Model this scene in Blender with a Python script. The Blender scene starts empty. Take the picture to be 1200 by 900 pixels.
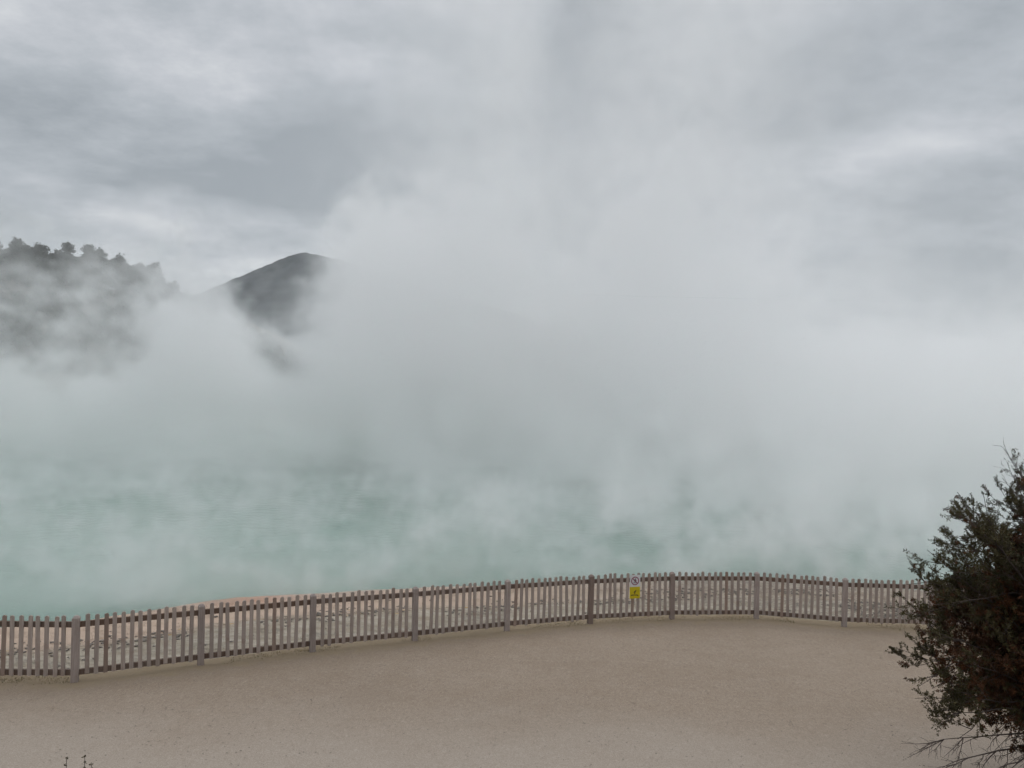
import bpy, math, random
import numpy as np
from mathutils import Vector, Matrix

random.seed(7)
rng = np.random.default_rng(11)
SC = bpy.context.scene
COL = SC.collection
R = math.radians

# ------------------------------------------------------------------ helpers
def link(o, parent=None):
    COL.objects.link(o)
    if parent is not None:
        o.parent = parent
    return o

def tag(o, label=None, cat=None, group=None, kind=None):
    if label: o['label'] = label
    if cat: o['category'] = cat
    if group: o['group'] = group
    if kind: o['kind'] = kind
    return o

def empty(name, loc=(0, 0, 0), rz=0.0):
    o = bpy.data.objects.new(name, None)
    o.empty_display_size = 0.3
    o.location = loc
    o.rotation_euler = (0, 0, rz)
    return link(o)

def np_mesh(name, verts, faces, mat=None, parent=None, smooth=False, attrs=None):
    """verts (N,3); faces (M,k) all with k corners"""
    verts = np.asarray(verts, np.float32)
    faces = np.asarray(faces, np.int32)
    me = bpy.data.meshes.new(name)
    me.vertices.add(len(verts))
    me.vertices.foreach_set('co', verts.ravel())
    k = faces.shape[1]
    me.loops.add(faces.size)
    me.loops.foreach_set('vertex_index', faces.ravel())
    me.polygons.add(len(faces))
    me.polygons.foreach_set('loop_start', np.arange(0, faces.size, k, dtype=np.int32))
    if smooth:
        me.polygons.foreach_set('use_smooth', np.ones(len(faces), bool))
    me.update(calc_edges=True)
    for an, av in (attrs or {}).items():
        a = me.attributes.new(an, 'FLOAT', 'POINT')
        a.data.foreach_set('value', np.asarray(av, np.float32))
    if mat: me.materials.append(mat)
    o = bpy.data.objects.new(name, me)
    return link(o, parent)

class MB:
    """collects verts and polygons for one mesh object"""
    def __init__(self):
        self.v, self.f = [], []
    def box(self, c, s, M=None, cham=0.0):
        x, y, z = (a / 2 for a in s)
        p = [(-x, -y, -z), (x, -y, -z), (x, y, -z), (-x, y, -z), (-x, -y, z), (x, -y, z), (x, y, z), (-x, y, z)]
        b = len(self.v)
        for q in p:
            w = Vector(q) + Vector(c)
            self.v.append(tuple(M @ w) if M else tuple(w))
        self.f += [tuple(b + i for i in q) for q in
                   [(0, 3, 2, 1), (4, 5, 6, 7), (0, 1, 5, 4), (1, 2, 6, 5), (2, 3, 7, 6), (3, 0, 4, 7)]]
    def prism(self, pts, y0, y1, M=None):
        """outline in xz, extruded along y"""
        n = len(pts); b = len(self.v)
        for yy in (y0, y1):
            for (x, z) in pts:
                w = Vector((x, yy, z))
                self.v.append(tuple(M @ w) if M else tuple(w))
        self.f.append(tuple(b + i for i in range(n)))
        self.f.append(tuple(b + n + i for i in reversed(range(n))))
        for i in range(n):
            j = (i + 1) % n
            self.f.append((b + i, b + n + i, b + n + j, b + j))
    def obj(self, name, mat, parent=None, bevel=0.0):
        me = bpy.data.meshes.new(name)
        me.from_pydata(self.v, [], self.f)
        me.update()
        import bmesh
        bm = bmesh.new(); bm.from_mesh(me)
        bmesh.ops.recalc_face_normals(bm, faces=bm.faces[:])
        if bevel > 0:
            bmesh.ops.bevel(bm, geom=bm.edges[:], offset=bevel, segments=1, affect='EDGES')
        bm.to_mesh(me); bm.free()
        me.materials.append(mat)
        return link(bpy.data.objects.new(name, me), parent)

class Tubes:
    def __init__(self): self.V, self.F, self.n = [], [], 0
    def add(self, pts, r0, r1, sides=5):
        pts = np.asarray(pts, float); n = len(pts)
        t = np.gradient(pts, axis=0); t /= np.linalg.norm(t, axis=1)[:, None] + 1e-9
        ref = np.array([0.31, 0.17, 0.93]) if abs(t[0, 2]) < 0.8 else np.array([1.0, 0.1, 0.0])
        a = np.cross(t, ref); a /= np.linalg.norm(a, axis=1)[:, None] + 1e-9
        b = np.cross(t, a)
        ang = np.linspace(0, 2 * math.pi, sides, endpoint=False)
        rad = np.linspace(r0, r1, n)[:, None, None]
        ring = pts[:, None, :] + rad * (np.cos(ang)[None, :, None] * a[:, None, :] + np.sin(ang)[None, :, None] * b[:, None, :])
        self.V.append(ring.reshape(-1, 3))
        i = np.arange(n - 1)[:, None] * sides; j = np.arange(sides)[None, :]; k = (j + 1) % sides
        self.F.append(np.stack([i + j, i + k, i + sides + k, i + sides + j], -1).reshape(-1, 4) + self.n)
        self.n += n * sides
    def obj(self, name, mat, parent=None):
        return np_mesh(name, np.concatenate(self.V), np.concatenate(self.F), mat, parent, smooth=True)

def rand_dirs(n, g=rng):
    d = g.normal(size=(n, 3)); return d / np.linalg.norm(d, axis=1)[:, None]

def leaf_quads(P, D, length, width, g=rng):
    """rhombus leaves at points P pointing along D"""
    n = len(P)
    D = D / (np.linalg.norm(D, axis=1)[:, None] + 1e-9)
    S = np.cross(D, rand_dirs(n, g)); S /= np.linalg.norm(S, axis=1)[:, None] + 1e-9
    L = (length * g.uniform(.6, 1.3, n))[:, None]; W = (width * g.uniform(.7, 1.3, n))[:, None]
    V = np.stack([P, P + D * L * .5 + S * W * .5, P + D * L, P + D * L * .5 - S * W * .5], 1).reshape(-1, 3)
    F = np.arange(4 * n).reshape(-1, 4)
    return V, F

# value noise, 2D, numpy
_perm = np.random.default_rng(3).random((256, 256))
def vnoise(x, y):
    xi = np.floor(x).astype(int); yi = np.floor(y).astype(int)
    fx = x - xi; fy = y - yi
    fx = fx * fx * (3 - 2 * fx); fy = fy * fy * (3 - 2 * fy)
    g = lambda a, b: _perm[a & 255, b & 255]
    return (g(xi, yi) * (1 - fx) + g(xi + 1, yi) * fx) * (1 - fy) + (g(xi, yi + 1) * (1 - fx) + g(xi + 1, yi + 1) * fx) * fy
def fbm(x, y, o=4):
    s = 0; a = .5
    for k in range(o):
        s = s + a * (vnoise(x * 2 ** k + 17.3 * k, y * 2 ** k + 9.1 * k) - .5); a *= .55
    return s * 2
def sstep(a, b, x):
    t = np.clip((x - a) / (b - a), 0, 1); return t * t * (3 - 2 * t)

# ------------------------------------------------------------------ node helper (shader and geometry nodes)
class N:
    """tiny expression builder over a node tree"""
    def __init__(s, tree): s.t = tree; s.L = tree.links
    def node(s, typ, **kw):
        n = s.t.nodes.new(typ)
        for k, v in kw.items(): setattr(n, k, v)
        return n
    def put(s, sock, v):
        if isinstance(v, bpy.types.NodeSocket): s.L.new(v, sock)
        elif v is not None: sock.default_value = v
    def m(s, op, a, b=None, c=None, clamp=False):
        n = s.node('ShaderNodeMath', operation=op, use_clamp=clamp)
        for i, v in enumerate((a, b, c)):
            if v is not None: s.put(n.inputs[i], v)
        return n.outputs[0]
    def add(s, *a):
        r = a[0]
        for b in a[1:]: r = s.m('ADD', r, b)
        return r
    def mul(s, *a):
        r = a[0]
        for b in a[1:]: r = s.m('MULTIPLY', r, b)
        return r
    def sub(s, a, b): return s.m('SUBTRACT', a, b)
    def div(s, a, b): return s.m('DIVIDE', a, b)
    def mx(s, a, b): return s.m('MAXIMUM', a, b)
    def mn(s, a, b): return s.m('MINIMUM', a, b)
    def exp(s, a): return s.m('EXPONENT', a)
    def gauss(s, x, c, w):
        """exp(-((x-c)/w)^2); c, w numbers or sockets"""
        d = s.div(s.sub(x, c), w)
        return s.exp(s.mul(s.mul(d, d), -1.0))
    def ss(s, a, b, x, lo=0.0, hi=1.0, interp='SMOOTHSTEP'):
        n = s.node('ShaderNodeMapRange', interpolation_type=interp)
        n.clamp = True
        s.put(n.inputs[0], x); s.put(n.inputs[1], a); s.put(n.inputs[2], b); n.inputs[3].default_value = lo; n.inputs[4].default_value = hi
        return n.outputs[0]
    def comb(s, x, y, z):
        n = s.node('ShaderNodeCombineXYZ')
        for i, v in enumerate((x, y, z)): s.put(n.inputs[i], v)
        return n.outputs[0]
    def sep(s, v):
        n = s.node('ShaderNodeSeparateXYZ'); s.put(n.inputs[0], v); return n.outputs
    def vm(s, op, a, b=None, scale=None):
        n = s.node('ShaderNodeVectorMath', operation=op)
        s.put(n.inputs[0], a)
        if b is not None: s.put(n.inputs[1], b)
        if scale is not None: s.put(n.inputs['Scale'], scale)
        return n.outputs['Value'] if op in ('LENGTH', 'DOT_PRODUCT') else n.outputs[0]
    def noise(s, v, scale, detail=3, rough=.5, dist=0.0, col=False):
        n = s.node('ShaderNodeTexNoise')
        s.put(n.inputs['Vector'], v); n.inputs['Scale'].default_value = scale
        n.inputs['Detail'].default_value = detail; n.inputs['Roughness'].default_value = rough
        n.inputs['Distortion'].default_value = dist
        return n.outputs['Color'] if col else n.outputs[0]
    def mix(s, fac, a, b, blend='MIX'):
        n = s.node('ShaderNodeMix', data_type='RGBA', blend_type=blend)
        s.put(n.inputs[0], fac)
        for i, v in ((6, a), (7, b)):
            if isinstance(v, tuple): v = (*v, 1.0) if len(v) == 3 else v
            s.put(n.inputs[i], v)
        return n.outputs[2]
    def ramp(s, fac, stops):
        n = s.node('ShaderNodeValToRGB'); s.put(n.inputs[0], fac)
        e = n.color_ramp.elements
        while len(e) < len(stops): e.new(.5)
        for el, (p, c) in zip(e, stops): el.position = p; el.color = (*c, 1)
        return n.outputs[0]

def material(name, rough=.8, spec=.3):
    m = bpy.data.materials.new(name); m.use_nodes = True
    k = N(m.node_tree); b = m.node_tree.nodes['Principled BSDF']
    b.inputs['Roughness'].default_value = rough; b.inputs['Specular IOR Level'].default_value = spec
    return m, k, b
def obj_coord(k): return k.node('ShaderNodeTexCoord').outputs['Object']
def pos(k): return k.node('ShaderNodeNewGeometry').outputs['Position']
def attr(k, n): return k.node('ShaderNodeAttribute', attribute_name=n).outputs['Fac']
def bump(k, b, h, strength, dist):
    n = k.node('ShaderNodeBump'); n.inputs['Strength'].default_value = strength; n.inputs['Distance'].default_value = dist
    k.put(n.inputs['Height'], h); k.L.new(n.outputs[0], b.inputs['Normal'])

# ------------------------------------------------------------------ places (world: camera above the origin, looking along +Y, metres)
CAM_Z = 5.5
POSTS = [(-11.55, 12.50), (-9.45, 12.58), (-7.35, 12.67), (-5.62, 13.67), (-3.83, 14.67), (-1.92, 15.52), (-0.0, 16.46), (1.93, 17.24),
         (3.95, 17.80), (6.05, 18.02), (7.95, 17.50), (9.95, 17.42), (12.0, 17.3), (14.0, 16.9)]
FENCE = np.array([(-40, 12.2)] + POSTS + [(40, 13.0)])
SHORE = [(-60, 20), (-30, 16.5), (-18, 16.9), (-12.8, 17.8), (-11.0, 18.3), (-9.4, 19.2), (-7.5, 20.7), (-4.8, 21.5), (-1.9, 22.2), (1.2, 22.9),
         (3.9, 23.5), (6.9, 23.8), (9.6, 23.8), (12.1, 23.2), (20, 22), (34, 24), (52, 36)]
POOL = SHORE + [(60, 55), (52, 78), (30, 92), (0, 97), (-35, 94), (-62, 82), (-78, 60), (-80, 40)]
WATER_Z = -0.72
def yard_z(y): return 1.0 - 0.06 * y
def poly_sdf(px, py, P):
    P = np.array(P, float); inside = np.zeros(px.shape, bool); d = np.full(px.shape, 1e9)
    for i in range(len(P)):
        a = P[i]; b = P[(i + 1) % len(P)]
        e = b - a; wx = px - a[0]; wy = py - a[1]
        t = np.clip((wx * e[0] + wy * e[1]) / (e @ e), 0, 1)
        d = np.minimum(d, np.hypot(wx - t * e[0], wy - t * e[1]))
        c = ((a[1] > py) != (b[1] > py)) & (px < (b[0] - a[0]) * (py - a[1]) / (b[1] - a[1] + 1e-12) + a[0])
        inside ^= c
    return np.where(inside, -d, d)          # negative in the pool
def fence_y(x): return np.interp(x, FENCE[:, 0], FENCE[:, 1])

def hillside(x, y):   # slope falling from the lookout to the gravel yard
    h = 3.75 - 0.41 * np.maximum(y, -1.0) + .12 * fbm(x * .7, y * .7)
    return h
def terrain_z(x, y):
    fy = fence_y(x); s = poly_sdf(x, y, POOL)
    near = np.maximum(yard_z(y), hillside(x, y))
    ter = -0.36 - 0.30 * sstep(5.5, 0.4, s) + .05 * fbm(x * .35, y * .5) + .035 * fbm(x * 1.6, y * 2.6, 4) * sstep(.2, 1.0, s)
    ter = ter + .03 * np.floor(3 * (fbm(x * .5 + 5, y * 1.1) + .5))/3
    ter = ter - 2.2 * sstep(0, -3.0, s)
    z = near + (ter - near) * sstep(.60, 1.40, y - fy)
    far = sstep(4, 30, s) * sstep(30, 95, np.hypot(x, y - 10)) * (5.0 + 4.0 * fbm(x * .02, y * .02) + 1.2 * fbm(x * .1, y * .1))
    return z + far * (y > 25)

# ------------------------------------------------------------------ materials
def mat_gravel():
    m, k, b = material('gravel', .95, .15)
    p = pos(k)
    py_ = k.sep(p)[1]
    big = k.noise(p, .35, 4, .55); mid = k.noise(p, 3.0, 4, .6); fine = k.noise(p, 55, 3, .7); fine2 = k.noise(p, 140, 2, .6)
    c = k.mix(k.ss(.3, .7, big), (.310, .240, .180), (.350, .276, .212))
    c = k.mix(k.mul(k.ss(.35, .7, mid), .45), c, (.375, .302, .238))
    c = k.mix(k.ss(.40, .68, fine), k.mix(.42, c, (.15, .11, .08)), c)
    c = k.mix(k.mul(k.ss(.58, .75, fine2), .45), c, (.47, .40, .33))
    gr = k.noise(k.vm('MULTIPLY', p, (1.0, .55, 1.0)), 20, 5, .75)
    c = k.mix(k.mul(k.ss(.52, .36, gr), .30), c, (.175, .130, .095)); c = k.mix(k.mul(k.ss(.55, .72, gr), .32), c, (.50, .43, .36))
    st = k.node('ShaderNodeTexVoronoi'); k.put(st.inputs['Vector'], k.vm('MULTIPLY', p, (1, 1, 1))); st.inputs['Scale'].default_value = 9
    spot = k.mul(k.ss(.10, .05, st.outputs['Distance']), k.ss(.55, .65, k.noise(p, 2.2, 2)))
    c = k.mix(k.mul(spot, .6), c, (.14, .12, .105))
    scuff = k.noise(k.vm('MULTIPLY', p, (1.0, .7, 1.0)), 5.5, 3, .5)
    c = k.mix(k.mul(k.ss(.56, .70, scuff), k.ss(.45, .62, k.noise(p, .8, 3)), .35), c, (.235, .178, .13))
    damp = k.ss(.57, .66, k.noise(k.vm('MULTIPLY', p, (.6, 1.0, 1.0)), .55, 5, .62))
    c = k.mix(k.mul(damp, .22), c, (.22, .165, .12))
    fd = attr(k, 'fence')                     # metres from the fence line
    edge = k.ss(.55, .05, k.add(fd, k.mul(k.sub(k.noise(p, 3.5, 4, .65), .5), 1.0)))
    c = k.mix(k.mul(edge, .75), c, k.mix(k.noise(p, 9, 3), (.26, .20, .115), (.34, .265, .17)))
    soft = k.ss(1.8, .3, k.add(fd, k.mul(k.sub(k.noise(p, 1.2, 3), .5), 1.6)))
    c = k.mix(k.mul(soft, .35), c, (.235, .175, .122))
    worn = k.mul(k.ss(12.6, 9.6, k.add(py_, k.mul(k.sub(big, .5), 4.0))), .55)
    c = k.mix(worn, c, k.mix(k.ss(.35, .65, fine), (.355, .300, .250), (.46, .40, .345)))
    k.L.new(c, b.inputs['Base Color'])
    bump(k, b, k.add(k.mul(fine, .6), k.mul(mid, .6), k.mul(fine2, .25), k.mul(scuff, .9)), .55, .02)
    return m
def mat_terrain():
    m, k, b = material('silica_ground', .9, .2)
    p = pos(k); x, y, z = k.sep(p)
    q = k.comb(x, k.mul(y, 1.9), 0.0)
    sh = attr(k, 'shore')
    n1 = k.noise(q, 1.3, 5, .6); n2 = k.noise(q, 5, 4, .65); n3 = k.noise(q, 22, 3, .6)
    c = k.mix(k.ss(.3, .7, n1), (.325, .268, .20), (.45, .39, .315))
    c = k.mix(k.mul(k.ss(.48, .7, n2), .6), c, (.27, .225, .18))
    # flaked crust: cracks and dark purple-grey shards of stone, strongest in bands
    v = k.node('ShaderNodeTexVoronoi', feature='DISTANCE_TO_EDGE'); v.inputs['Scale'].default_value = 2.6
    k.put(v.inputs['Vector'], k.vm('ADD', q, k.vm('SCALE', k.noise(q, 2.2, 4, .6, col=True), scale=.9)))
    right = k.ss(2.0, 8.0, x)
    crack = k.mul(k.ss(.075, .015, v.outputs['Distance']), k.ss(.42, .6, k.add(k.noise(q, .8, 3), k.mul(right, .10))))
    c = k.mix(k.mul(crack, k.add(.30, k.mul(right, .45))), c, (.13, .11, .095))
    dark = k.ss(.60, .68, k.add(k.noise(q, 3.6, 5, .7), k.mul(right, .05)))
    c = k.mix(k.mul(dark, k.add(.22, k.mul(right, .45))), c, (.13, .105, .105))
    # antimony-orange rim at the water, pinkish behind it
    wob = k.add(sh, k.mul(k.sub(n1, .5), 1.2))
    left = k.ss(7.0, -3.0, x)
    pink = k.mul(k.ss(2.6, 1.7, wob), k.add(.25, k.mul(left, .75)))
    c = k.mix(k.mul(pink, .9), c, k.mix(n2, (.49, .35, .26), (.57, .43, .335)))
    band = k.mul(k.ss(.30, .05, k.m('ABSOLUTE', k.sub(wob, 2.3))), k.ss(.45, .6, n2), left)
    c = k.mix(k.mul(band, .8), c, (.15, .11, .075))
    org = k.mul(k.ss(.8, .2, wob), k.gauss(x, -6.9, 1.1))
    c = k.mix(k.mul(org, .55), c, (.50, .235, .135))
    spk = k.mul(k.ss(.62, .70, k.noise(q, 3.0, 3)), k.ss(.5, .1, k.m('ABSOLUTE', k.sub(wob, 2.2))), left)
    c = k.mix(k.mul(spk, .8), c, (.55, .33, .10))
    # beyond the terrace: scrub and soil
    land = k.mul(k.ss(9, 16, sh), k.ss(22, 34, y))
    c = k.mix(land, c, k.mix(n1, (.07, .065, .04), (.13, .105, .08)))
    fd = attr(k, 'fence')
    c = k.mix(k.ss(1.7, .9, k.add(fd, k.mul(k.sub(n2, .5), .7))), c, k.mix(n3, (.25, .195, .12), (.33, .27, .18)))
    near = k.ss(9.0, 7.6, k.add(y, k.mul(k.sub(n2, .5), 1.5)))
    c = k.mix(near, c, k.mix(n2, (.10, .085, .055), (.07, .075, .035)))
    k.L.new(c, b.inputs['Base Color'])
    bump(k, b, k.add(n2, k.mul(n3, .5), k.mul(crack, -.8)), .8, .06)
    return m
def mat_water():
    m, k, b = material('pool_water', .18, .5)
    p = pos(k)
    n = k.noise(p, .12, 3)
    k.L.new(k.mix(k.ss(.3, .7, n), (.138, .246, .190), (.178, .290, .232)), b.inputs['Base Color'])
    q = k.vm('MULTIPLY', p, (1.0, 1.6, 1.0))
    bump(k, b, k.add(k.noise(q, 1.6, 3, .6), k.mul(k.noise(q, 5, 3, .6), .5)), .22, .08)
    return m
def mat_wood(name, c0, c1, c2):
    m, k, b = material(name, .85, .2)
    o = obj_coord(k)
    info = k.node('ShaderNodeObjectInfo')
    r = info.outputs['Random']
    off = k.vm('ADD', o, k.comb(k.mul(r, 37.0), k.mul(r, 91.0), k.mul(r, 53.0)))
    g = k.noise(k.vm('MULTIPLY', off, (60, 60, 2.2)), 1.0, 4, .6)
    s = k.noise(off, 4.0, 3, .6)
    c = k.mix(k.ss(.35, .65, g), c0, c1)
    c = k.mix(k.mul(k.ss(.5, .7, s), .6), c, c2)
    hue = k.mul(k.ss(.80, .97, r), .6)
    c = k.mix(hue, c, k.mix(.6, c2, (.185, .105, .068)))
    hv = k.node('ShaderNodeHueSaturation'); k.put(hv.inputs['Color'], c)
    k.put(hv.inputs['Value'], k.add(.92, k.mul(k.m('FRACT', k.mul(r, 7.13)), .24)))
    k.L.new(hv.outputs[0], b.inputs['Base Color'])
    bump(k, b, g, .4, .004)
    return m
def mat_flat(name, c, rough=.5, var=.12):
    m, k, b = material(name, rough, .4)
    n = k.noise(obj_coord(k), 14, 3)
    k.L.new(k.mix(k.mul(n, var * 2), c, tuple(a * .6 for a in c)), b.inputs['Base Color'])
    return m
def mat_leaf(name, c0, c1, scale, sub=0.0):
    m, k, b = material(name, .65, .25)
    p = obj_coord(k)
    n = k.noise(p, scale, 3); w = k.node('ShaderNodeTexWhiteNoise')
    k.put(w.inputs[0], k.vm('SNAP', p, (.03, .03, .03)))
    f = k.add(k.mul(k.ss(.35, .65, n), .7), k.mul(w.outputs[0], .3))
    k.L.new(k.mix(f, c0, c1), b.inputs['Base Color'])
    return m
def mat_bark(name, c0, c1):
    m, k, b = material(name, .9, .15)
    n = k.noise(obj_coord(k), 25, 4, .6)
    k.L.new(k.mix(n, c0, c1), b.inputs['Base Color']); bump(k, b, n, .5, .01)
    return m

M_GRAVEL, M_TERRAIN, M_WATER = mat_gravel(), mat_terrain(), mat_water()
M_PICKET = mat_wood('weathered_picket', (.345, .280, .244), (.415, .345, .306), (.300, .220, .180))
M_POST = mat_wood('weathered_post', (.295, .240, .216), (.375, .315, .288), (.270, .210, .185))
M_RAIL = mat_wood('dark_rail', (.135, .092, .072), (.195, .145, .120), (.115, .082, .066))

# ------------------------------------------------------------------ ground sheets
def graded(lo, hi, flo, fhi, step, grow=1.09):
    a = list(np.arange(flo, fhi + step / 2, step))
    s = step
    x = a[-1]
    while x < hi: s *= grow; x += s; a.append(x)
    s = step; x = a[0]; pre = []
    while x > lo: s *= grow; x -= s; pre.append(x)
    return np.array(pre[::-1] + a)
def grid(name, xs, ys, zf, mat, attrs=None, keep=None):
    X, Y = np.meshgrid(xs, ys)
    Z = zf(X, Y)
    V = np.stack([X, Y, Z], -1).reshape(-1, 3)
    nx, ny = len(xs), len(ys)
    i = np.arange(ny - 1)[:, None] * nx; j = np.arange(nx - 1)[None, :]
    F = np.stack([i + j, i + j + 1, i + nx + j + 1, i + nx + j], -1).reshape(-1, 4)
    at = {n: f(X, Y).ravel() for n, f in (attrs or {}).items()}
    return np_mesh(name, V, F, mat, None, True, at)

ground = grid('ground', graded(-3800, 3800, -14, 14, .12), graded(-600, 4200, 11, 27, .10), lambda x, y: terrain_z(x, y) - .07 * sstep(.95, .75, y - fence_y(x)),
              M_TERRAIN, {'shore': lambda x, y: poly_sdf(x, y, POOL), 'fence': lambda x, y: y - fence_y(x)})
tag(ground, 'pale cracked silica ground around the hot pool', kind='structure')

def build_yard():
    xs = np.concatenate([np.arange(-30, -14, .5), np.arange(-14, 14, .12), np.arange(14, 30.1, .5)])
    ts = np.linspace(0, 1, 90)
    X = np.repeat(xs[None, :], len(ts), 0)
    FY = fence_y(xs) + .80 + .10 * fbm(xs * 1.3, xs * 0 + 2.0)
    Y0 = np.full_like(xs, 5.5)
    Y = Y0[None, :] + (FY - Y0)[None, :] * ts[:, None]
    d = fence_y(X) - Y
    Z = np.maximum(yard_z(Y), hillside(X, Y) - .5) + .010 * fbm(X * 1.5, Y * 1.5) + .008 * fbm(X * 6, Y * 6, 3)
    Z = Z - .25 * sstep(-.48, -.80, d) + .03 * np.exp(-((d - .05) / .25) ** 2) * (.6 + .8 * fbm(X * 3, Y * 3))
    V = np.stack([X, Y, Z], -1).reshape(-1, 3)
    nx, ny = len(xs), len(ts)
    i = np.arange(ny - 1)[:, None] * nx; j = np.arange(nx - 1)[None, :]
    F = np.stack([i + j, i + j + 1, i + nx + j + 1, i + nx + j], -1).reshape(-1, 4)
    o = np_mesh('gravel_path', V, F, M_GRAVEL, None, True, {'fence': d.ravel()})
    tag(o, 'wide tan gravel path in front of the picket fence', kind='structure')
build_yard()

def build_water():
    from mathutils.geometry import tessellate_polygon
    P = [(x, y) for x, y in POOL]
    c = np.mean(np.array(P), 0)
    P2 = [tuple(c + (np.array(p) - c) * 1.05) for p in P]
    me = bpy.data.meshes.new('water')
    me.from_pydata([(x, y, WATER_Z) for x, y in P2], [], [tuple(range(len(P2)))])
    me.materials.append(M_WATER)
    o = link(bpy.data.objects.new('water', me))
    tag(o, 'milky green water of the steaming hot pool', kind='structure')
build_water()

# loose stones on the gravel, flakes of crust on the terrace: nobody could count them
def stones(name, xy, z, size, flat, mat, label, g):
    n = len(xy)
    base = np.array([(1, 0, 0), (-1, 0, 0), (0, 1, 0), (0, -1, 0), (0, 0, 1), (0, 0, -1)], float)
    tri = np.array([(0, 2, 4), (2, 1, 4), (1, 3, 4), (3, 0, 4), (2, 0, 5), (1, 2, 5), (3, 1, 5), (0, 3, 5)])
    V = base[None] * g.uniform(.6, 1.3, (n, 6, 1)) * (size * g.uniform(.5, 1.5, n))[:, None, None]
    V[:, :, 2] *= flat
    a = g.uniform(0, 6.28, n); ca, sa = np.cos(a)[:, None], np.sin(a)[:, None]
    x = V[:, :, 0] * ca - V[:, :, 1] * sa; y = V[:, :, 0] * sa + V[:, :, 1] * ca
    tilt = g.normal(0, .18, (n, 1))
    W = np.stack([x + xy[:, :1], y + xy[:, 1:2], V[:, :, 2] + tilt * x + z[:, None]], -1)
    F = (tri[None] + 6 * np.arange(n)[:, None, None]).reshape(-1, 3)
    o = np_mesh(name, W.reshape(-1, 3), F, mat)
    tag(o, label, kind='stuff'); return o
M_PEBBLE = mat_flat('pebble_grey', (.36, .30, .25), .9, .9)
g1 = np.random.default_rng(5)
xy = np.stack([g1.uniform(-9, 9, 5200), g1.uniform(8.6, 18, 5200)], 1)
xy = xy[xy[:, 1] < fence_y(xy[:, 0]) - .1]
stones('gravel', xy, yard_z(xy[:, 1]) + .003, .009, .5, M_PEBBLE, 'small grey stones scattered over the tan path', g1)
M_FLAKE = mat_flat('crust_flake', (.33, .28, .235), .9, .9)
xs_ = g1.uniform(-14, 15, 9000); ys_ = fence_y(xs_) + g1.uniform(1.3, 6.8, 9000)
s_ = poly_sdf(xs_, ys_, POOL)
dens = np.clip(.05 + .9 * sstep(2, 8, xs_) + .5 * np.exp(-((s_ - 2.4) / .5) ** 2), 0, 1) * (vnoise(xs_ * .9, ys_ * 1.2) > .42)
ok = (s_ > .9) & (g1.random(9000) < dens)
xy = np.stack([xs_, ys_], 1)[ok]
stones('rubble', xy, terrain_z(xy[:, 0], xy[:, 1]) + .012, .055, .35, M_FLAKE, 'broken flakes of silica crust behind the fence', g1)

# ------------------------------------------------------------------ fence
def board_outline(w, h, cut):
    return [(-w / 2, 0), (w / 2, 0), (w / 2, h - cut * .7), (w / 2 - cut, h), (-w / 2 + cut, h), (-w / 2, h - cut * .7)]
def build_fence():
    root = empty('picket_fence', (POSTS[5][0], POSTS[5][1], yard_z(POSTS[5][1])))
    tag(root, 'long weathered grey timber picket fence curving along the steaming pool', 'fence')
    base = root.location
    pm = MB(); pm.prism(board_outline(.069, 1.03, .024), -.011, .011)
    picket0 = pm.obj('picket', M_PICKET, None, .002)
    qm = MB()                                        # square post with a weathered pyramid cap
    w = .055; b = len(qm.v)
    qm.v += [(sx * w, sy * w, -.25) for sx, sy in ((-1, -1), (1, -1), (1, 1), (-1, 1))] + [(sx * w, sy * w, 1.112) for sx, sy in ((-1, -1), (1, -1), (1, 1), (-1, 1))]
    qm.v += [(sx * w * .45, sy * w * .45, 1.15) for sx, sy in ((-1, -1), (1, -1), (1, 1), (-1, 1))]
    qm.f += [(0, 3, 2, 1), (0, 1, 5, 4), (1, 2, 6, 5), (2, 3, 7, 6), (3, 0, 4, 7), (4, 5, 9, 8), (5, 6, 10, 9), (6, 7, 11, 10), (7, 4, 8, 11), (8, 9, 10, 11)]
    post0 = qm.obj('post', M_POST, None, .004)
    g = random.Random(4)
    def frame(i):
        a = Vector((*POSTS[max(i - 1, 0)], 0)); c = Vector((*POSTS[min(i + 1, len(POSTS) - 1)], 0))
        return math.atan2(c.y - a.y, c.x - a.x)
    for i, (x, y) in enumerate(POSTS):
        o = post0 if i == 0 else post0.copy()
        if i: COL.objects.link(o)
        o.parent = root
        o.location = Vector((x, y, yard_z(y))) - base
        o.rotation_euler = (g.gauss(0, .006), g.gauss(0, .006), frame(i))
    first = True
    for i in range(len(POSTS) - 1):
        A = Vector((*POSTS[i], yard_z(POSTS[i][1]))); B = Vector((*POSTS[i + 1], yard_z(POSTS[i + 1][1])))
        d = B - A; L = math.hypot(d.x, d.y); rz = math.atan2(d.y, d.x); sl = d.z / L
        panel = bpy.data.objects.new('fence_panel', None); panel.empty_display_size = .2
        link(panel, root); panel.location = A - base; panel.rotation_euler = (0, 0, rz)
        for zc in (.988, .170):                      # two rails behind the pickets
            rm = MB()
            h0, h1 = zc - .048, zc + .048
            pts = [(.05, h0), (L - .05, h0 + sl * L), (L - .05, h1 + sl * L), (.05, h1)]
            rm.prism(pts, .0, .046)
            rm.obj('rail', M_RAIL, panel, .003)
        n = 13; pit = L / (n + 1.6)
        for j in range(n):
            o = picket0 if first else picket0.copy()
            if not first: COL.objects.link(o)
            first = False
            u = pit * (1.3 + j) + g.gauss(0, .004)
            o.parent = panel
            o.location = (u, -.0125, .118 + sl * u + g.gauss(0, .010))
            o.rotation_euler = (g.gauss(0, .006), g.gauss(0, .011), g.gauss(0, .04))
    return root
build_fence()

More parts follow.
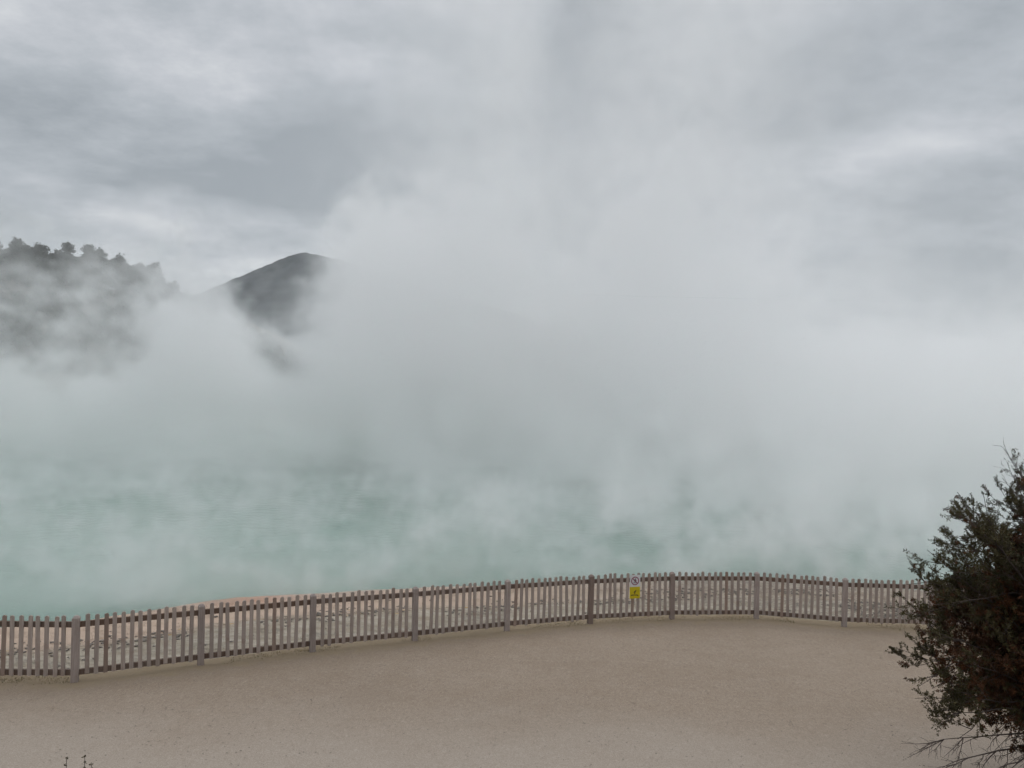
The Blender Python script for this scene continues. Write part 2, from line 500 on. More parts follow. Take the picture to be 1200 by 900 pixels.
def build_grass():
    g = np.random.default_rng(41)
    x = g.uniform(-11, 13, 9000); keep = vnoise(x * 1.1, x * 0 + 4) + .25 * vnoise(x * 6, x * 0 + 9) > .62
    x = x[keep]; y = fence_y(x) + np.abs(g.normal(0, .13, len(x))) * np.where(g.random(len(x)) < .3, -.6, 1.3)
    P = np.stack([x, y, yard_z(y) - .004], 1); D = rand_dirs(len(x), g) * .9 + np.array([0, 0, .75])
    V, F = leaf_quads(P, D, .055, .007, g)
    o = np_mesh('grass', V, F, mat_leaf('dry_grass', (.12, .105, .045), (.30, .23, .12), 2.0))
    tag(o, 'sparse dry grass and moss along the foot of the picket fence', kind='stuff')
build_grass()

# ------------------------------------------------------------------ warning sign on the fence
def build_sign():
    i = 7
    A = Vector((*POSTS[i], 0)); B = Vector((*POSTS[i + 1], 0)); d = B - A
    rz = math.atan2(d.y, d.x)
    t = .525
    c = A + d * t
    nrm = Vector((math.sin(rz), -math.cos(rz), 0))
    zb = yard_z(c.y)
    root = empty('warning_sign', c + nrm * .037 + Vector((0, 0, zb + .56)), rz)
    tag(root, 'white and yellow warning sign with walker ban ring fixed to the pickets', 'sign')
    WHT = mat_flat('sign_white', (.74, .73, .74), .4); YEL = mat_flat('sign_yellow', (.66, .52, .015), .4)
    RED = mat_flat('sign_maroon', (.26, .035, .09), .4); BLK = mat_flat('sign_black', (.02, .018, .03), .5)
    W, H = .265, .555
    m = MB(); m.box((0, -.002, H * .25 + .001), (W, .004, H * .5 - .002)); m.obj('yellow_panel', YEL, root)
    m = MB(); m.box((0, -.002, H * .75), (W, .004, H * .5)); m.obj('white_panel', WHT, root)
    # ban ring with slash
    m = MB(); cz = H * .75; ro, ri = .100, .080; n = 40
    for k in range(n):
        a0, a1 = 2 * math.pi * k / n, 2 * math.pi * (k + 1) / n
        m.prism([(ro * math.cos(a0), cz + ro * math.sin(a0)), (ro * math.cos(a1), cz + ro * math.sin(a1)),
                 (ri * math.cos(a1), cz + ri * math.sin(a1)), (ri * math.cos(a0), cz + ri * math.sin(a0))], -.0065, -.0040)
    s = math.sqrt(.5); w = .009
    m.prism([((-ri - .0) * s - w * s, cz + ri * s - w * s), (ri * s - w * s, cz - ri * s - w * s), (ri * s + w * s, cz - ri * s + w * s), (-ri * s + w * s, cz + ri * s + w * s)], -.0085, -.0068)
    m.obj('ban_ring', RED, root)
    def stroke(m, pts, w, y0=-.0064, y1=-.0042):
        for (x0, z0), (x1, z1) in zip(pts, pts[1:]):
            dx, dz = x1 - x0, z1 - z0; l = math.hypot(dx, dz) or 1; px, pz = -dz / l * w / 2, dx / l * w / 2
            m.prism([(x0 + px, z0 + pz), (x1 + px, z1 + pz), (x1 - px, z1 - pz), (x0 - px, z0 - pz)], y0, y1)
    def disc(m, x, z, r):
        m.prism([(x + r * math.cos(a), z + r * math.sin(a)) for a in [2 * math.pi * q / 14 for q in range(14)]], -.0062, -.0042)
    m = MB()                                        # walking figure
    disc(m, .006, cz + .050, .013)
    stroke(m, [(.004, cz + .034), (-.002, cz - .008)], .026)
    stroke(m, [(0, cz - .004), (-.022, cz - .034), (-.036, cz - .058)], .013, -.0063)
    stroke(m, [(0, cz - .004), (.018, cz - .030), (.020, cz - .060)], .013, -.0061)
    stroke(m, [(.006, cz + .028), (.028, cz + .008), (.036, cz - .008)], .010, -.0060)
    stroke(m, [(.004, cz + .028), (-.024, cz + .012), (-.034, cz - .004)], .010, -.0059)
    m.obj('walking_pictogram', BLK, root)
    m = MB(); cz = H * .25                          # figure falling through thin ground into hot water
    disc(m, .022, cz + .046, .013)
    stroke(m, [(.014, cz + .034), (-.006, cz + .002)], .026)
    stroke(m, [(-.006, cz + .002), (-.014, cz - .024)], .016, -.0063)
    stroke(m, [(-.004, cz + .002), (.010, cz - .018)], .014, -.0061)
    stroke(m, [(.012, cz + .030), (-.024, cz + .022), (-.034, cz + .006)], .011, -.0060)
    stroke(m, [(-.100, cz - .056), (-.03, cz - .052), (.05, cz - .058), (.066, cz - .058), (.086, cz - .084)], .019, -.0066)
    stroke(m, [(.085, cz + .060), (.085, cz + .052)], .008); stroke(m, [(.085, cz + .030), (.085, cz + .022)], .008)
    m.obj('falling_pictogram', BLK, root)
build_sign()

# ------------------------------------------------------------------ shrub at the right
M_LEAF = mat_leaf('shrub_leaf', (.044, .037, .013), (.098, .078, .032), 3.0)
M_DEAD = mat_leaf('shrub_dead_leaf', (.050, .024, .012), (.150, .058, .022), 2.5)
M_TWIG = mat_bark('shrub_twig', (.06, .042, .036), (.15, .118, .105))
def bez(a, b, c, n):
    t = np.linspace(0, 1, n)[:, None]
    return (1 - t) ** 2 * a + 2 * t * (1 - t) * b + t * t * c
def build_shrub():
    g = np.random.default_rng(21)
    base = np.array([7.25, 9.1, .40]); C = np.array([7.16, 9.1, 2.60]); A = np.array([1.82, 1.75, 1.92])
    root = empty('shrub', base)
    tag(root, 'dark bushy shrub with rusty dead leaves and bare low twigs beside the path', 'shrub')
    def loc(p): return np.asarray(p) - base
    tb, tw = Tubes(), Tubes()
    stems = []
    for k in range(5):
        a = k * 1.26 + .4
        top = C + np.array([math.cos(a) * .55, math.sin(a) * .55, .5 + .5 * g.random()])
        s = bez(base + np.array([math.cos(a) * .08, math.sin(a) * .08, -.2]), base + np.array([math.cos(a) * .25, math.sin(a) * .25, 1.2]), top, 14)
        s[2:] += g.normal(0, .025, (12, 3)); stems.append(s)
        tb.add(loc(s), .062 - .004 * k, .022, 8)
    # limb ends: the outline seen against the steam and the path, then the rest of the crown
    ends = [((5.30, 8.9, 4.10), 1), ((5.42, 8.6, 4.02), 1), ((5.55, 9.2, 4.28), 1), ((6.00, 8.8, 4.52), 2), ((6.25, 9.1, 4.62), 2), ((5.80, 9.1, 4.30), 2),
            ((5.02, 8.9, 3.62), 1), ((5.15, 8.7, 3.42), 1), ((5.35, 9.1, 3.70), 1), ((4.78, 8.9, 3.20), 1), ((4.95, 8.6, 3.05), 1), ((5.10, 9.1, 3.12), 1),
            ((5.22, 8.8, 2.62), 1), ((5.32, 8.6, 2.35), 1), ((4.80, 8.7, 1.92), 1), ((4.95, 8.9, 1.98), 1), ((5.05, 8.5, 1.80), 1), ((5.2, 8.9, 1.62), 1),
            ((5.25, 8.6, 1.50), 1)]
    low = [((5.10, 8.7, 1.12), 3), ((5.02, 8.85, 1.30), 3), ((5.5, 8.5, 1.02), 3), ((5.9, 8.6, .92), 3), ((6.2, 8.3, 1.15), 3)]
    k = 0
    while k < 190:
        d = rand_dirs(1, g)[0]
        if d[2] < -.85: continue
        r = g.uniform(.62, 1.0)
        e = C + d * A * r * (1 + .16 * math.sin(4 * d[0] + 3 * d[2]) + .10 * math.sin(9 * d[1] + 2))
        if e[0] > 8.2 and g.random() < .5: continue
        ends.append((tuple(e), 0)); k += 1
    LP, LD, DP, DD = [], [], [], []
    def twig_leaves(p, dead, dens):
        n = len(p); t = np.gradient(p, axis=0)
        m = int(dens)
        idx = g.uniform(.15, 1, m) * (n - 1); i0 = np.minimum(idx.astype(int), n - 2); f = (idx - i0)[:, None]
        P = p[i0] * (1 - f) + p[i0 + 1] * f
        D = t[i0] / (np.linalg.norm(t[i0], axis=1)[:, None] + 1e-9) * .7 + rand_dirs(m, g) * .9
        P = P + rand_dirs(m, g) * .012
        (DP if dead else LP).append(P); (DD if dead else LD).append(D)
    for e, kind in ends + low:
        e = np.array(e)
        s = stems[g.integers(5)]
        if kind == 3: s0 = stems[2][4] if g.random() < .5 else stems[3][5]
        else: s0 = s[g.integers(4, 13)]
        mid = (s0 + e) / 2 + np.array([0, 0, .22 if kind != 3 else .25]) + g.normal(0, .12, 3)
        limb = bez(s0, mid, e, 12); limb[1:-1] += g.normal(0, .018, (10, 3))
        L = np.linalg.norm(e - s0)
        tw.add(loc(limb), .017 if kind else .020, .003, 5)
        ns = 15 if kind in (0, 1) else 12
        for q in range(ns):
            f = g.uniform(.28, 1.0) if kind in (0, 1) else g.uniform(.35, 1)
            i = min(int(f * 11), 10)
            p0 = limb[i]
            out = (p0 - C); out /= np.linalg.norm(out) + 1e-9
            dr = (e - s0) / L * .7 + out * .45 + rand_dirs(1, g)[0] * .75 + np.array([0, 0, .25 if kind != 3 else -.45])
            dr /= np.linalg.norm(dr)
            l = g.uniform(.16, .48) * (1.0 if kind != 1 else .72)
            p1 = p0 + dr * l
            sb = bez(p0, p0 + dr * l * .5 + rand_dirs(1, g)[0] * .06, p1, 6)
            tw.add(loc(sb), .006, .002, 4)
            rad = np.linalg.norm((p1 - C) / A)
            for h in range(8):
                i2 = g.integers(1, 6); q0 = sb[i2]
                d2 = dr * .6 + rand_dirs(1, g)[0] * .8 + np.array([0, 0, .2 if kind != 3 else -.35]); d2 /= np.linalg.norm(d2)
                l2 = g.uniform(.06, .17)
                tp = bez(q0, q0 + d2 * l2 * .5 + rand_dirs(1, g)[0] * .02, q0 + d2 * l2, 4)
                tw.add(loc(tp), .0026, .0012, 3)
                if p1[2] < 1.18 and g.random() < .75: continue
                if p1[2] > 4.75: continue
                if kind == 3 or (kind == 2 and g.random() < .62): continue
                dead = (rad < .82 and g.random() < .5) or (p1[2] < 2.7 and rad < 1.05 and g.random() < .60) or g.random() < .05
                twig_leaves(tp, dead, 28 if kind else 42)
    tb.obj('trunk', M_TWIG, root); tw.obj('branches', M_TWIG, root)
    V, F = leaf_quads(loc(np.concatenate(LP)), np.concatenate(LD), .026, .011, g)
    np_mesh('foliage', V, F, M_LEAF, root)
    V, F = leaf_quads(loc(np.concatenate(DP)), np.concatenate(DD), .036, .012, g)
    o = np_mesh('dead_foliage', V, F, M_DEAD, root); o['label'] = 'rusty brown dead leaves inside the shrub'
build_shrub()

# ------------------------------------------------------------------ sapling whose tips reach into the bottom edge
def build_sapling():
    g = np.random.default_rng(8)
    x0, y0 = -3.37, 6.0
    bz = float(np.maximum(yard_z(np.array(y0)), hillside(np.array(x0), np.array(y0)))) - .03
    root = empty('young_plant', (x0, y0, bz))
    tag(root, 'thin dark leafy stems of a young plant at the lower edge of the path', 'plant')
    P, D = [], []; tops = [(-.165, .0, 2.39 - bz), (-.045, .05, 2.385 - bz), (.05, -.02, 2.36 - bz)]
    st = Tubes(); st.add([(0, 0, -.05), (0, 0, .15), (.005, 0, .3)], .012, .009, 6)
    for t in tops:
        p = bez(np.array([0, 0, .25]), np.array([t[0] * .9, t[1], .55]), np.array(t), 24)
        st.add(p, .006, .002, 5)
        for i in range(5, 24):
            for q in range(14):
                P.append(p[i] + g.normal(0, .004, 3)); D.append(np.array([0, 0, .9]) + rand_dirs(1, g)[0])
    st.obj('stem', M_TWIG, root)
    V, F = leaf_quads(np.array(P), np.array(D), .019, .007, g); np_mesh('foliage', V, F, M_LEAF, root)
build_sapling()

# ------------------------------------------------------------------ wooded hill at the left, mountain, far bank scrub
def hill_z(x, y):
    prof = np.interp(x, [-420, -330, -230, -140, -118, -100, -85, -60, -30], [30, 38, 37, 34.5, 32, 27, 17, 5, -3])
    up = sstep(112, 215, y + .15 * (x + 120)); dn = 1 - .4 * sstep(260, 420, y)
    return -2 + (prof + 2) * up * dn + 2.2 * fbm(x * .04, y * .04) * up
M_HILL = mat_leaf('hill_soil', (.06, .05, .035), (.11, .085, .065), .2)
hx, hy = np.arange(-420, -29, 5.0), np.arange(100, 421, 5.0)
hill = grid('hill', hx, hy, hill_z, M_HILL); tag(hill, 'wooded hill behind the left end of the pool', kind='structure')

M_PINE = mat_leaf('pine_needles', (.022, .028, .014), (.050, .056, .030), .35)
M_BARK = mat_bark('pine_bark', (.06, .045, .035), (.12, .09, .07))
def tree_arrays(g, H, Rw, nclump, per, leaf):
    P, D = [], []
    for c in range(nclump):
        t = g.uniform(.16, 1.0) ** .85; r = Rw * (1.12 - t) ** .65 * g.uniform(.25, 1.0) * 1.05
        a = g.uniform(0, 6.28); ctr = np.array([r * math.cos(a), r * math.sin(a), H * t * g.uniform(.94, 1.03)])
        sz = Rw * g.uniform(.10, .30)
        q = rand_dirs(per, g) * (g.random((per, 1)) ** .5) * sz * np.array([1.25, 1.25, .7])
        P.append(ctr + q); D.append(q + rand_dirs(per, g) * sz * .8 + np.array([0, 0, .3]))
    return leaf_quads(np.concatenate(P), np.concatenate(D), leaf, leaf * .55, g)
def make_pine(seed, H, Rw):
    g = np.random.default_rng(seed)
    root = empty('pine_tree')
    tr = Tubes(); tr.add(np.array([(0, 0, -1), (.1, 0, H * .4), (0, .1, H * .92)]), .32, .07, 7)
    for k in range(9):
        a = k * 2.4; z = H * (.32 + .06 * k); r = Rw * .7 * (1.1 - z / H)
        tr.add([(0, 0, z), (r * .5 * math.cos(a), r * .5 * math.sin(a), z + .2), (r * math.cos(a), r * math.sin(a), z + .9)], .09, .03, 5)
    tr.obj('trunk', M_BARK, root)
    V, F = tree_arrays(g, H, Rw, 95, 50, .55); np_mesh('crown', V, F, M_PINE, root)
    return root
def copy_tree(root):
    r = root.copy(); COL.objects.link(r)
    for c in list(root.children):
        d = c.copy(); COL.objects.link(d); d.parent = r
    return r
SKY_TREES = [   # x, y, height of the top, label
    (-145.4, 217, 44.2, 'broad pine at the left end of the wooded skyline, half veiled by steam'),
    (-138.7, 216, 42.6, 'dark low pine second from the left end of the wooded skyline'),
    (-134.2, 219, 41.6, 'small flat topped pine between two taller pines on the wooded skyline'),
    (-130.0, 216, 43.3, 'knobbly pine standing highest in the middle of the wooded skyline'),
    (-124.0, 216, 42.5, 'rounded pine just right of the highest middle pine on the hill'),
    (-120.0, 215, 41.4, 'leaning pine at the sharp step down in the wooded skyline'),
    (-115.2, 216, 39.9, 'lone round pine after the sharp step in the wooded skyline'),
    (-109.5, 217, 38.0, 'low pale pine right of the lone round pine, fading into steam'),
    (-104.4, 216, 37.8, 'small pine at the right end of the wooded skyline, almost lost in steam')]
protos = [make_pine(31, 12, 4.0), make_pine(32, 12, 3.4), make_pine(33, 12, 4.3)]
used = set()
gt = random.Random(9)
for i, (x, y, h, lab) in enumerate(SKY_TREES):
    k = (i * 2 + i // 3) % 3
    r = protos[k] if k not in used else copy_tree(protos[k])
    used.add(k)
    r.location = (x, y, float(hill_z(np.array(x), np.array(float(y)))) - .3)
    s = max(7.5, h + .3 - r.location.z) / 12; r.scale = (s * gt.uniform(.85, 1.1), s * gt.uniform(.85, 1.1), s); r.rotation_euler = (0, 0, gt.uniform(0, 6.28))
    tag(r, lab, 'tree', 'pines along the hill skyline')

def build_forest():
    g = np.random.default_rng(77)
    Vs, Fs, n0 = [], [], 0
    variants = [tree_arrays(np.random.default_rng(50 + i), 11, 3.6, 34, 26, .95) for i in range(4)]
    n = 0
    while n < 640:
        x, y = (g.uniform(-310, -36), g.uniform(118, 218)) if n < 560 else (g.uniform(-175, -100), g.uniform(211, 221))
        z = float(hill_z(np.array(x), np.array(y)))
        if z < 2: continue
        V, F = variants[n % 4]; a = g.uniform(0, 6.28); s = g.uniform(.6, .95) if n < 560 else g.uniform(.66, .84)
        c, si = math.cos(a) * s, math.sin(a) * s
        W = np.stack([V[:, 0] * c - V[:, 1] * si + x, V[:, 0] * si + V[:, 1] * c + y, V[:, 2] * s + z - .8], 1)
        Vs.append(W); Fs.append(F + n0); n0 += len(W); n += 1
    o = np_mesh('forest', np.concatenate(Vs), np.concatenate(Fs), M_PINE)
    tag(o, 'dark pine wood covering the steamy left hillside', kind='stuff')
build_forest()
def build_scrub():
    g = np.random.default_rng(78)
    Vs, Fs, n0 = [], [], 0
    variants = [tree_arrays(np.random.default_rng(60 + i), 4.2, 2.0, 26, 24, .42) for i in range(4)]
    n = 0
    while n < 260:
        x, y = g.uniform(-95, 110), g.uniform(84, 175)
        s0 = float(poly_sdf(np.array([x]), np.array([y]), POOL)[0])
        if s0 < 5: continue
        z = float(terrain_z(np.array([x]), np.array([y]))[0])
        if -85 > x and y > 130: continue
        V, F = variants[n % 4]; a = g.uniform(0, 6.28); s = g.uniform(.5, 1.4)
        c, si = math.cos(a) * s, math.sin(a) * s
        Vs.append(np.stack([V[:, 0] * c - V[:, 1] * si + x, V[:, 0] * si + V[:, 1] * c + y, V[:, 2] * s + z - .3], 1)); Fs.append(F + n0); n0 += len(V); n += 1
    o = np_mesh('undergrowth', np.concatenate(Vs), np.concatenate(Fs), mat_leaf('scrub_leaf', (.05, .045, .022), (.11, .085, .05), .3))
    tag(o, 'brownish scrub on the far bank, nearly lost in steam', kind='stuff')
build_scrub()

def mountain_z(x, y):
    px, py = -424.0, 1500.0
    dx, dy = x - px, y - py
    r = np.hypot(dx, dy * 1.2) * (1 + .42 * np.where(dx > 0, -1, .0) * np.abs(dx) / (np.hypot(dx, dy * 1.2) + 1)) + 1e-6
    prof = np.interp(r, [0, 16, 50, 100, 170, 260, 400, 700, 1000], [262, 258, 243, 215, 180, 136, 70, 10, -30])
    return prof + 7 * fbm(x * .012, y * .012) * sstep(20, 160, r) + 4.5 * fbm(x * .11, y * .11)
M_MOUNT = mat_leaf('hazy_mountain_bush', (.012, .018, .022), (.042, .052, .058), .03)  # bush colour with the blue haze of distance painted in
mt = grid('mountain', np.arange(-1300, 500, 5.0), np.arange(700, 2000, 9.0), mountain_z, M_MOUNT)
tag(mt, 'dark blue-grey cone mountain rising far behind the steam', kind='structure')

# ------------------------------------------------------------------ steam over the pool: a density field baked to a 3D grid
def steam_material():
    mat = bpy.data.materials.new('steam'); mat.use_nodes = True
    t = mat.node_tree; t.nodes.clear()
    out = t.nodes.new('ShaderNodeOutputMaterial'); pv = t.nodes.new('ShaderNodeVolumePrincipled')
    pv.inputs['Color'].default_value = (1.0, .9925, .9938, 1)
    pv.inputs['Density'].default_value = 1.0; pv.inputs['Anisotropy'].default_value = .2
    t.links.new(pv.outputs[0], out.inputs['Volume'])
    return mat
M_STEAM = steam_material()

def build_steam(name, label, field, lo, hi, voxel):
    """field(k, ...) gives the density at every point of the box lo..hi; baked to one grid"""
    ng = bpy.data.node_groups.new(name + '_field', 'GeometryNodeTree')
    ng.interface.new_socket('Geometry', in_out='OUTPUT', socket_type='NodeSocketGeometry')
    k = N(ng)
    P = k.node('GeometryNodeInputPosition').outputs[0]
    warp = k.noise(P, .045, 3, .55, col=True)
    W = k.vm('ADD', P, k.vm('SCALE', k.vm('SUBTRACT', warp, (.5, .5, .5)), scale=14.0))
    warp2 = k.noise(P, .22, 2, .5, col=True)
    W = k.vm('ADD', W, k.vm('SCALE', k.vm('SUBTRACT', warp2, (.5, .5, .5)), scale=2.6))
    x, y, z = k.sep(W); zw = k.add(z, .72)
    X, Y, Z = k.sep(P); ZW = k.add(Z, .72)
    n_big = k.noise(W, .055, 2, .5)
    n_mid = k.noise(W, .17, 3, .55)
    d = field(k, P, W, x, y, zw, X, Y, ZW, n_big, n_mid)
    d = k.ss(.0012, 1.0, d, 0.0, .9988, 'LINEAR')
    vc = k.node('GeometryNodeVolumeCube')
    k.put(vc.inputs['Density'], d); vc.inputs['Background'].default_value = 0
    vc.inputs['Min'].default_value = lo; vc.inputs['Max'].default_value = hi
    for ax, i in zip('XYZ', range(3)): vc.inputs['Resolution ' + ax].default_value = int((hi[i] - lo[i]) / voxel)
    sm = k.node('GeometryNodeSetMaterial'); k.L.new(vc.outputs[0], sm.inputs['Geometry']); sm.inputs['Material'].default_value = M_STEAM
    go = k.node('NodeGroupOutput'); k.L.new(sm.outputs[0], go.inputs[0])
    me = bpy.data.meshes.new(name); me.materials.append(M_STEAM)
    o = link(bpy.data.objects.new(name, me))
    o.modifiers.new(name, 'NODES').node_group = ng
    tag(o, label, kind='stuff')

def shore_y(k, X): return k.ss(-13, 1, X, 17.8, 22.4, 'LINEAR')

def field_main(k, P, W, x, y, zw, X, Y, ZW, n_big, n_mid):
    n_fin = k.noise(k.vm('MULTIPLY', W, (1, 1, 1.15)), .40, 4, .62)
    n_near = k.noise(k.vm('MULTIPLY', W, (.8, .8, 1.1)), .72, 4, .62)
    # (1) layer lying on the water, thicker to the right and far away
    top = k.add(k.ss(-22, 6, X, 3.0, 4.8), k.ss(40, 80, Y, 0, 1.0))
    layer = k.exp(k.mul(k.div(zw, top), -1.0))
    layer = k.mul(layer, k.ss(.47, .60, k.add(k.mul(n_near, .50), k.mul(n_mid, .36), k.mul(n_big, .14)), .14, 3.0), k.ss(27, 48, Y, .32, 1.15))
    layer = k.mul(layer, k.add(k.ss(-16, 2, X, .058, .100), k.ss(3, 14, X, 0.0, .13)))
    # (2) main plume, standing over the middle of the pool, parted by a thinner lane
    w = k.add(k.ss(0, 34, zw, 18.0, 12.5), k.ss(30, 60, zw, 0, 3.0))
    plume = k.mul(k.gauss(x, k.ss(0, 30, zw, 5.0, 7.0), w), k.gauss(y, 58.0, 14.0), k.ss(-21, -3, k.add(x, k.mul(zw, -.12))))
    plume = k.mul(plume, k.sub(1.0, k.mul(k.gauss(x, k.add(3.4, k.mul(ZW, .035)), 3.9), k.ss(10, 28, ZW), .80)))
    plume = k.mul(plume, k.ss(10, 44, zw, 1.0, .30), k.ss(.38, .58, k.add(k.mul(n_mid, .50), k.mul(n_fin, .25), k.mul(n_big, .25)), .10, 1.5), .115)
    # (3) bank of steam at the right
    rb = k.mul(k.ss(14, 30, x), k.exp(k.mul(zw, -.19)), k.ss(.40, .57, k.add(k.mul(n_mid, .6), k.mul(n_big, .4)), .1, 1.4), .10)
    d = k.mul(k.add(layer, plume, rb), k.sub(1.0, k.mul(k.ss(19, 27, X), k.ss(8.5, 13, ZW), .72)), k.ss(.36, .60, n_fin, .45, 1.5))
    # limits: begins over the shore, thins towards the sides, far bank and top
    edge = k.add(shore_y(k, X), k.mul(k.sub(n_near, .5), 6.0))
    return k.mul(d, k.ss(-.6, 2.4, k.sub(Y, edge)), k.ss(100, 80, Y), k.ss(-88, -70, X), k.ss(84, 66, X), k.ss(53, 42, ZW), k.ss(-.3, .25, ZW))
build_steam('steam', 'tall white steam plume rising off the middle of the hot pool', field_main, (-88, 17, -1.0), (84, 101, 53), .5)

def field_bank(k, P, W, x, y, zw, X, Y, ZW, n_big, n_mid):
    n_fin = k.noise(k.vm('MULTIPLY', W, (1, 1, 1.1)), .42, 5, .66)
    # heaped billows with cauliflower tops, and thin torn wisps drifting above them
    H = k.add(k.ss(-36, -27, X, 2.0, 6.2), k.ss(-22, -19, X, 0.0, 2.2), k.mul(k.gauss(X, -17.6, 1.7), -1.3), k.mul(k.gauss(X, -24.3, 3.3), 10.5), k.ss(-17.0, -11.5, X, 0.0, 12.5))
    bil = k.add(k.mul(k.sub(n_mid, .5), 14.0), k.mul(k.sub(n_fin, .5), 24.0), k.mul(k.sub(n_big, .5), 5.0))
    core = k.mul(k.ss(-.5, 3.6, k.add(k.sub(H, ZW), bil)), k.ss(.5, 6.0, ZW, .25, 1.0), .28)
    wisp = k.ss(.49, .59, k.add(k.mul(n_mid, .36), k.mul(n_fin, .64)))
    veil = k.mul(k.add(wisp, k.ss(-24, -29, X, .08, .11)), k.ss(24, 10, zw), k.sub(1.0, k.mul(k.gauss(X, -20.2, 3.0), .62)), k.ss(-20, -25, X, .14, .24))
    d = k.mul(k.add(core, veil), k.gauss(Y, 56.0, 5.2))
    return k.mul(d, k.ss(3, -8, X), k.ss(-66, -52, X), k.ss(26, 20, ZW), k.ss(-.3, .25, ZW), k.ss(43.5, 46, Y), k.ss(68.5, 66, Y))
build_steam('steam_bank', 'heaped steam billows in front of the wooded hill', field_bank, (-64, 43, -1.0), (4, 69, 26.5), .32)

def field_wisps(k, P, W, x, y, zw, X, Y, ZW, n_big, n_mid):
    V = k.vm('ADD', P, k.vm('SCALE', k.vm('SUBTRACT', k.noise(P, .5, 2, .5, col=True), (.5, .5, .5)), scale=1.8))
    n0 = k.noise(V, .42, 3, .55); n1 = k.noise(V, 1.15, 4, .65)
    puff = k.ss(k.ss(-12, 8, X, .528, .497), .596, k.add(k.mul(n0, .46), k.mul(n1, .44), k.mul(n_mid, .10)))
    low = k.mul(k.exp(k.div(k.mul(ZW, -1.0), k.ss(-4, 10, X, 1.5, 2.6))), k.ss(-8, 10, X, .50, .85), puff)
    drift = k.mul(k.exp(k.mul(ZW, -.75)), k.ss(4.5, 1.5, k.sub(Y, shore_y(k, X))), k.ss(.42, .60, n0, .35, 1.0), k.ss(-4, -9, X, .34, .55))
    edge = k.add(shore_y(k, X), k.mul(k.sub(n0, .5), 3.0))
    return k.mul(k.add(low, drift), k.ss(-.5, .9, k.sub(Y, edge)), k.ss(48, 38, Y), k.ss(-29, -24, X), k.ss(29, 24, X), k.ss(8.5, 5.5, ZW), k.ss(-.2, .1, ZW))
build_steam('steam_wisps', 'low torn steam wisps drifting over the near green water', field_wisps, (-30, 16, -1.0), (30, 49, 8.2), .22)

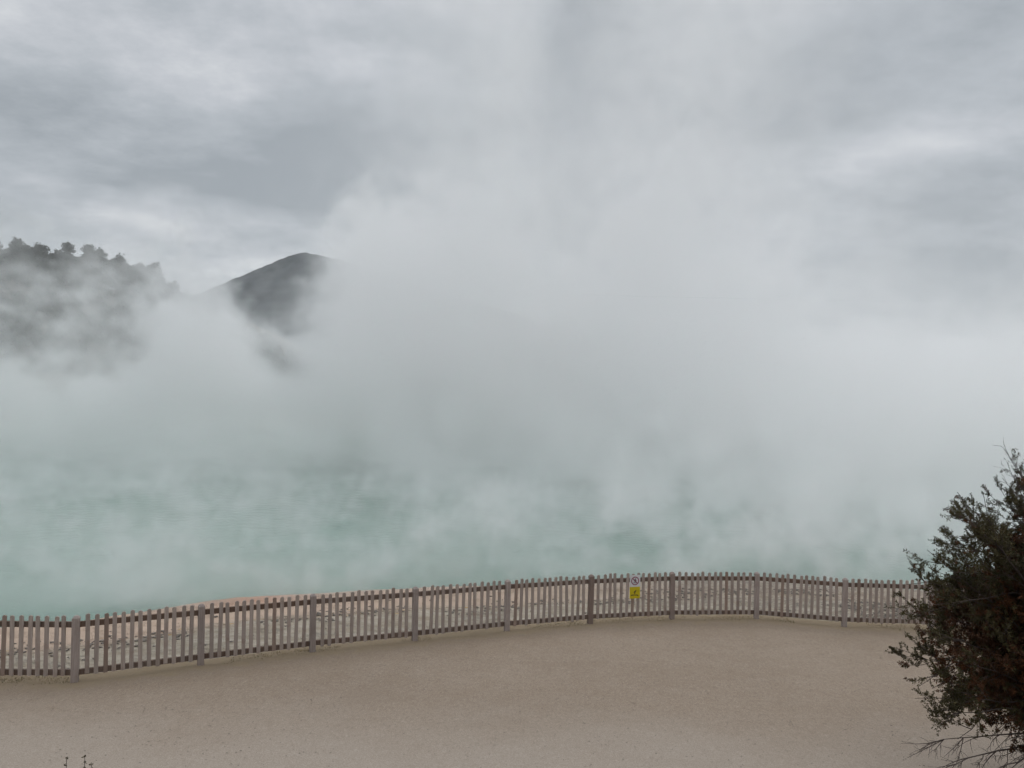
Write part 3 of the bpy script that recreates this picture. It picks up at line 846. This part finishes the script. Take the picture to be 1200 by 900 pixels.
# ------------------------------------------------------------------ sky, sun, camera
SUN_EL, SUN_AZ = 52.0, 28.0            # azimuth from +Y towards +X
def build_world():
    w = bpy.data.worlds.new('World'); SC.world = w; w.use_nodes = True
    t = w.node_tree; t.nodes.clear(); k = N(t)
    sky = k.node('ShaderNodeTexSky', sky_type='NISHITA', sun_disc=False)
    sky.sun_elevation = R(SUN_EL); sky.sun_rotation = R(SUN_AZ)
    b1 = k.node('ShaderNodeBackground'); k.L.new(sky.outputs[0], b1.inputs[0]); b1.inputs[1].default_value = .10
    d = k.node('ShaderNodeTexCoord').outputs['Generated']
    dx, dy, dz = k.sep(d)
    zz = k.add(k.mx(dz, 0.0), .22)
    px, py = k.div(dx, zz), k.div(dy, zz)
    q = k.comb(px, py, 0.0)
    qs = k.comb(k.mul(px, .80), k.mul(py, 1.1), 3.7)
    a = k.noise(qs, 1.25, 7, .60, 0); b = k.noise(k.comb(px, k.mul(py, 1.0), 9.0), 4.2, 6, .62, 0)
    f = k.add(k.mul(a, .72), k.mul(b, .28))
    left = k.ss(.25, -.15, dx)
    f = k.add(f, k.mul(left, k.add(k.mul(k.gauss(dz, .275, .055), -.035), .012, k.mul(k.gauss(dz, .185, .022), .05))), k.mul(k.gauss(dz, .275, .03), k.gauss(dx, .45, .09), .16), k.mul(k.gauss(dz, .12, .05), k.gauss(dx, .47, .11), -.20), k.mul(k.gauss(dx, .085, .06), k.ss(.12, .3, dz), -.14), k.mul(k.ss(.12, .3, dx), -.035), -.015)
    f = k.ss(.37, .66, f, 0, 1, 'LINEAR')
    c = k.ramp(f, [(0.0, (.36, .392, .42)), (.36, (.462, .494, .525)), (.60, (.558, .582, .615)), (.82, (.67, .69, .712)), (1.0, (.86, .868, .875))])
    hz = k.ss(.20, .02, dz)
    c = k.mix(k.mul(hz, .45), c, (.47, .515, .55))
    b2 = k.node('ShaderNodeBackground'); k.L.new(c, b2.inputs[0])
    k.put(b2.inputs[1], k.ss(.46, .92, dz, 1.0, 2.5))      # an overcast sky is about three times brighter overhead
    mx = k.node('ShaderNodeMixShader'); mx.inputs[0].default_value = .95
    k.L.new(b1.outputs[0], mx.inputs[1]); k.L.new(b2.outputs[0], mx.inputs[2])
    o = k.node('ShaderNodeOutputWorld'); k.L.new(mx.outputs[0], o.inputs[0])
build_world()
sl = bpy.data.lights.new('sun', 'SUN'); sl.energy = .7; sl.angle = R(25); sl.color = (1.0, .97, .93)
so = link(bpy.data.objects.new('sun', sl))
dv = Vector((math.sin(R(SUN_AZ)) * math.cos(R(SUN_EL)), math.cos(R(SUN_AZ)) * math.cos(R(SUN_EL)), math.sin(R(SUN_EL))))
so.rotation_euler = dv.to_track_quat('Z', 'Y').to_euler(); so.location = (20, 10, 60)

cd = bpy.data.cameras.new('camera'); cam = link(bpy.data.objects.new('camera', cd))
cd.sensor_width = 36; cd.lens = 870 / 1200 * 36; cd.clip_start = .1; cd.clip_end = 12000
rho = R(1.25)
right = Vector((math.cos(rho), 0, math.sin(rho))); up = Vector((-math.sin(rho), 0, math.cos(rho))); back = Vector((0, -1, 0))
M = Matrix((right, up, back)).transposed().to_4x4(); M.translation = (0, 0, CAM_Z)
cam.matrix_world = M
SC.camera = cam

vs = SC.view_settings
vs.view_transform = 'Standard'; vs.look = 'None'; vs.exposure = 0; vs.gamma = 1; vs.use_curve_mapping = False
SC.render.engine = 'CYCLES'
cy = SC.cycles
cy.use_denoising = True; cy.denoiser = 'OPENIMAGEDENOISE'
cy.use_adaptive_sampling = True; cy.adaptive_threshold = .04; cy.adaptive_min_samples = 16; cy.time_limit = 1000
cy.volume_step_rate = 5.0; cy.volume_max_steps = 256
cy.max_bounces = 26; cy.diffuse_bounces = 3; cy.glossy_bounces = 2; cy.transmission_bounces = 1; cy.volume_bounces = 24; cy.transparent_max_bounces = 4
